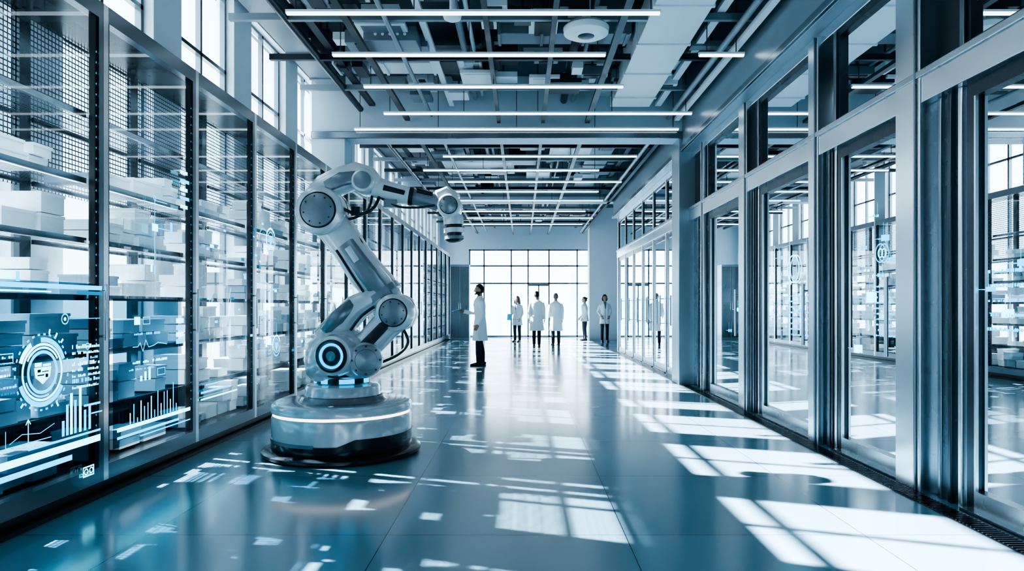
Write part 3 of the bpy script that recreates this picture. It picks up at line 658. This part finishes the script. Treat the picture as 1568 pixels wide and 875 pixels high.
def person(name, loc, yaw, H, arms, female=False, hair='hair_dark', hstyle='short', skin='skin', beard=False, hem=.56, stance=((.1, 0), (-.1, 0)), curl=.3, coat='coat_cloth', tablet=None, headyaw=0):
    out = MB(); k = .9 if female else 1.0
    t = MB()
    for (fx, fy) in stance:
        sx = math.copysign(1, fx)
        t.tube([(fx, fy + .015, .07), (fx, fy + .01, .28), (fx * .98, fy * .6 - .012, .5), (sx * .092, fy * .2, .72), (sx * .085, 0, .93)], [(.055, .052), (.064, .058), (.068, .063), (.088, .08), (.10, .092)], 'trousers_dark', seg=20, ref=(0, 1, 0))
    t.tube([(0, 0, .82), (0, .0, .92), (0, 0, 1.05)], [(.10, .15 * k), (.12, .175 * k), (.10, .15 * k)], 'trousers_dark', e=2.4, seg=24, rnd=.02)
    vs, fs, cs = remeshed(t, .013, 3); out.add(vs, fs, 'trousers_dark', True)
    for (fx, fy) in stance:
        out.tube([(fx, fy + .085, .045), (fx, fy + .05, .05), (fx, fy - .02, .048), (fx * 1.05, fy - .09, .036), (fx * 1.08, fy - .165, .026)], [(.028, .030), (.036, .040), (.040, .038), (.044, .03), (.036, .02)], 'shoe_black', e=2.4, seg=18, ref=(1, 0, 0), rnd=.012)
        out.box(fx - .042, fx + .042, fy - .175, fy + .095, 0, .014, 'shoe_black')
    c = MB(); zs = [hem, .75, .95, 1.08, 1.2, 1.32, 1.42, 1.475, 1.51, 1.545]
    if hem > .72: zs[1] = hem + .06
    A = [.235 * k, .215 * k, .195 * k, .165 * k, .175 * k, .195 * k, .197 * k, .155 * k, .085, .062]
    B = [.165, .150, .135, .115, .122, .13, .115, .095, .07, .056]
    c.tube([(0, .01 if z < 1.2 else 0, z) for z in zs], [(B[i], A[i]) for i in range(len(zs))], coat, e=2.3, seg=40, ref=(0, 1, 0), ripple=[.05, .035, .015, 0, 0, 0, 0, 0, 0, 0])
    for (el, wr) in arms:
        sx = math.copysign(1, el[0]); sh = Vector((sx * .178 * k, 0, 1.425)); E = Vector(el); Wp = Vector(wr)
        c.tube([sh, sh.lerp(E, .5) + Vector((sx * .012, 0, 0)), E, E.lerp(Wp, .5), Wp], [.066 * k, .058 * k, .052 * k, .046 * k, .041 * k], coat, seg=20, ref=(0, 1, 0.01), rnd=.012)
    vs, fs, cs = remeshed(c, .0125, 4)
    def cm(p, n):
        if n.y < -.2 and p.z > 1.22 and p.y < 0 and abs(p.x) < (p.z - 1.22) * .26: return 'shirt_blue'
        if n.y < -.2 and p.y < -.05 and abs(p.x) < .007 and p.z < 1.25: return 'steel_mid'
        return coat
    out.add(vs, fs, [cm(*q) for q in cs], True)
    for sx in (-1, 1):
        out.tube([(sx * .062, .05, 1.535), (sx * .068, -.02, 1.53), (sx * .055, -.085, 1.45), (sx * .03, -.128, 1.33)], [(.010, .018), (.010, .02), (.010, .028), (.006, .018)], coat, e=3, seg=12, ref=(sx, 0, .4), rnd=.004)
        out.box(sx * .11 - .05, sx * .11 + .05, -.152, -.13, .88, .89, 'steel_mid')
    for (el, wr) in arms:
        sx = math.copysign(1, el[0]); E = Vector(el); Wp = Vector(wr); d = (Wp - E).normalized()
        zax = -d; xax = Vector((0, -1, 0)); 
        if abs(d.y) > .6: xax = Vector((-sx * .3, 0, 1))
        xax = (xax - zax * xax.dot(zax)).normalized(); yax = zax.cross(xax)
        M = Matrix((xax, yax, zax)).transposed().to_4x4()
        if sx * (M @ Vector((0, -1, 0))).x > 0:
            M = M @ Matrix.Diagonal((1, -1, 1, 1))
        M.translation = Wp + d * .012
        vs, fs, cs = hand_mesh(curl); out.M = M; out.add(vs, fs, skin, True); out.M = Matrix.Identity(4)
        out.cyl(Wp - d * .01, d, .043 * k, .012, coat, 18)
    HZ = 1.678; out_M = Matrix.Translation((0, -.012, HZ)) @ Matrix.Rotation(headyaw, 4, 'Z')
    g = MB()
    def headfn(d, p):
        p = p.copy()
        if d.z < 0:
            f = 1 - .30 * (-d.z) ** 1.3; p.x *= f
            if d.y < 0: p.y = p.y * (1 - .10 * -d.z)
            else: p.y = p.y * (1 - .45 * -d.z)
        return p
    g.ellipsoid((0, 0, 0), (.076, .098, .118), skin, headfn, 32, 24)
    g.tube([(0, -.094, .010), (0, -.104, -.012), (0, -.112, -.028)], [(.008, .008), (.011, .012), (.014, .012)], skin, seg=12, ref=(0, 1, 0), rnd=.006)
    g.ellipsoid((0, -.083, -.088), (.024, .02, .018), skin)
    for sx in (-1, 1):
        g.ellipsoid((sx * .079, .008, -.008), (.009, .019, .031), skin); g.ellipsoid((sx * .04, -.066, -.03), (.022, .02, .018), skin)
        g.ellipsoid((sx * .03, -.086, .026), (.022, .01, .007), skin)
    g.tube([(0, .022, -.20), (0, .018, -.14), (0, .012, -.07)], [(.052, .053), (.050, .050), (.052, .052)], skin, seg=24, ref=(0, 1, 0))
    vs, fs, cs = remeshed(g, .0065, 2)
    def fm(p, n):
        if beard and p.z < -.035 and p.z > -.13 and p.y < .01 and not (abs(p.x) < .022 and -.062 < p.z < -.052): return hair
        if p.y > .012 and p.z > -.075 and abs(p.x) < .074: return hair
        return skin
    out.M = out_M; out.add(vs, fs, [fm(*q) for q in cs], True)
    for sx in (-1, 1):
        out.ellipsoid((sx * .031, -.083, .002), (.013, .011, .0075), 'eye_white', None, 12, 8); out.ellipsoid((sx * .031, -.0925, .002), (.0055, .003, .0055), 'eye_iris', None, 10, 6)
        out.box(sx * .031 - .016, sx * .031 + .016, -.098, -.088, .024, .030, hair)
    out.ellipsoid((0, -.097, -.057), (.024, .006, .0065), 'lips', None, 14, 8)
    def hairfn(d, p):
        fr = -d.y
        if fr > .5: line = .52
        elif fr > -.05: line = .05 + .47 * (fr + .05) / .55
        elif fr > -.45: line = -.62 + .67 * (fr + .45) / .40
        else: line = -.62
        tt = max(0, min(1, (d.z - line) / .12)); kf = .86 + tt * (.24 if hstyle != 'curly' else .42)
        q = Vector((p.x * kf, p.y * kf, p.z * (kf if d.z > 0 else min(kf, 1.02))))
        q += d * (.003 * math.sin(d.x * 40) * math.sin(d.z * 30 + d.y * 20)) * tt
        return q
    out.ellipsoid((0, .008, .006), (.078, .099, .118), hair, hairfn, 40, 28)
    if hstyle == 'long':
        out.tube([(0, .03, .10), (0, .085, .04), (0, .10, -.06), (0, .105, -.18), (0, .11, -.28), (0, .112, -.33)], [(.03, .06), (.05, .085), (.05, .095), (.045, .10), (.035, .085), (.015, .05)], hair, e=2.3, seg=24, ref=(0, 1, 0), rnd=.01)
        for sx in (-1, 1): out.tube([(sx * .06, -.01, .08), (sx * .085, -.01, .0), (sx * .09, 0, -.1), (sx * .09, -.02, -.2), (sx * .085, -.03, -.27)], [(.04, .015), (.045, .02), (.04, .024), (.035, .024), (.015, .012)], hair, seg=16, ref=(0, 1, 0), rnd=.008)
    if hstyle == 'curly':
        for sx in (-1, 1): out.ellipsoid((sx * .06, .03, -.03), (.055, .07, .085), hair)
        out.ellipsoid((0, .06, -.02), (.09, .07, .11), hair)
    if hstyle == 'bun': out.ellipsoid((0, .105, .07), (.038, .036, .036), hair)
    out.M = Matrix.Identity(4)
    if tablet:
        (tx, ty, tz, rx, rz) = tablet
        out.M = Matrix.Translation((tx, ty, tz)) @ Euler((rx, 0, rz)).to_matrix().to_4x4()
        out.box(-.09, .09, -.125, .125, -.005, .005, 'robot_dark'); out.box(-.082, .082, -.115, .115, .005, .0065, 'holo_dim'); out.M = Matrix.Identity(4)
    o = out.obj(name, loc=loc); o.rotation_euler = (0, 0, yaw); o.scale = (H / 1.8,) * 3
    return o
DN = (((.235, .03, 1.15), (.245, -.05, .90)), ((-.235, .03, 1.15), (-.245, -.05, .90)))
person('man_in_lab_coat', (-.97, 15.5, 0), math.radians(-78), 1.84, (((.225, .05, 1.15), (.225, -.07, .92)), ((-.225, -.06, 1.15), (-.16, -.33, 1.20))), beard=True, stance=((.09, -.05), (-.09, .06)), tablet=(-.13, -.47, 1.235, math.radians(12), .1), curl=.4, headyaw=0)
person('woman_in_lab_coat', (-.2, 25.9, 0), math.radians(-25), 1.74, (((.215, .04, 1.14), (.19, -.10, .93)), ((-.215, .02, 1.14), (-.2, -.18, 1.02))), female=True, hair='hair_brown', hstyle='long', skin='skin_light', hem=.66, tablet=(-.2, -.27, .98, math.radians(70), .2))
person('man_in_lab_coat', (.48, 22.9, 0), math.radians(176), 1.85, DN, hair='hair_dark', hem=.52, stance=((.09, -.06), (-.08, .06)))
person('man_in_lab_coat', (1.16, 23.7, 0), math.radians(190), 1.80, (((.24, .05, 1.15), (.2, -.11, .98)), ((-.235, .03, 1.15), (-.24, -.05, .90))), hair='hair_grey', hem=.5)
person('woman_in_lab_coat', (2.45, 26.9, 0), math.radians(-85), 1.72, (((.2, .04, 1.14), (.19, -.1, .93)), ((-.2, .02, 1.14), (-.19, -.14, .96))), female=True, hair='hair_brown', hstyle='bun', skin='skin_light', hem=.8)
person('woman_in_lab_coat', (3.12, 25.9, 0), math.radians(5), 1.78, (((.26, .06, 1.16), (.17, -.10, 1.0)), ((-.26, .06, 1.16), (-.17, -.10, 1.0))), female=True, hair='hair_dark', hstyle='curly', hem=.7)

b = MB(); b.box(-2.92, -2.15, 27.6, 28.2, 0, 3.05, 'bulkhead_metal'); b.box(-2.90, -2.55, 27.58, 27.6, .1, 2.95, 'steel_mid'); b.box(-2.52, -2.17, 27.58, 27.6, .1, 2.95, 'steel_mid')
for x in (-2.58, -2.5): b.box(x, x + .015, 27.55, 27.58, 1.2, 1.5, 'steel_bright')
b.obj('metal_locker', bevel=.008)
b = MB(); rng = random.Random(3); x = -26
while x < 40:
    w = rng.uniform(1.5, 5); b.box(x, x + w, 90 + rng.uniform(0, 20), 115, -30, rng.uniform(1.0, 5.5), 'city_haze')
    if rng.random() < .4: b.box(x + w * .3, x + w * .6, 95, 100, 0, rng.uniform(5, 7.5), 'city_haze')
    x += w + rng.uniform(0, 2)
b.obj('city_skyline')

# ------------------------------------------------------------------ lighting
w = bpy.data.worlds.new('sky'); SC.world = w; w.use_nodes = True; ns = w.node_tree.nodes; ls = w.node_tree.links
bg = ns['Background']; tc = ns.new('ShaderNodeTexCoord'); sp = ns.new('ShaderNodeSeparateXYZ'); cr = ns.new('ShaderNodeValToRGB')
ls.new(tc.outputs['Generated'], sp.inputs[0]); ls.new(sp.outputs[2], cr.inputs[0]); ls.new(cr.outputs[0], bg.inputs[0])
cr.color_ramp.elements[0].position = 0.0; cr.color_ramp.elements[0].color = (.86, .95, 1, 1); cr.color_ramp.elements[1].position = .6; cr.color_ramp.elements[1].color = (.58, .83, 1, 1)
bg.inputs[1].default_value = 4.5
sun = bpy.data.lights.new('sun', 'SUN'); sun.energy = 68; sun.color = (.96, .985, 1.0); sun.angle = math.radians(.6)
so = bpy.data.objects.new('sun', sun); SC.collection.objects.link(so); so.rotation_euler = Vector((1, -.36, -.80)).to_track_quat('-Z', 'Y').to_euler(); so.location = (-10, 12, 12)
for y in wins:
    a = bpy.data.lights.new('window_portal', 'AREA'); a.shape = 'RECTANGLE'; a.size = WW; a.size_y = 4.9; a.cycles.is_portal = True
    o = bpy.data.objects.new('window_portal_light', a); SC.collection.objects.link(o); o.location = (XW - .2, y + WW / 2, 2.75)
    o.rotation_euler = Vector((1, 0, 0)).to_track_quat('-Z', 'Z').to_euler()
a = bpy.data.lights.new('window_portal', 'AREA'); a.shape = 'RECTANGLE'; a.size = FX1 - FX0; a.size_y = 3.87; a.cycles.is_portal = True
o = bpy.data.objects.new('window_portal_light', a); SC.collection.objects.link(o); o.location = ((FX0 + FX1) / 2, YE + .2, 1.94); o.rotation_euler = Vector((0, -1, 0)).to_track_quat('-Z', 'Z').to_euler()

cam = bpy.data.cameras.new('camera'); cam.sensor_width = 36; cam.lens = 24.0; cam.shift_x = -.0102; cam.shift_y = .0207; cam.clip_end = 400
co = bpy.data.objects.new('camera', cam); SC.collection.objects.link(co); co.location = (0, 0, 1.34); co.rotation_euler = (pi / 2, 0, 0); SC.camera = co
SC.view_settings.view_transform = 'AgX'
SC.view_settings.exposure = 0.1
try: SC.view_settings.look = 'AgX - High Contrast'
except Exception as e: print(e)
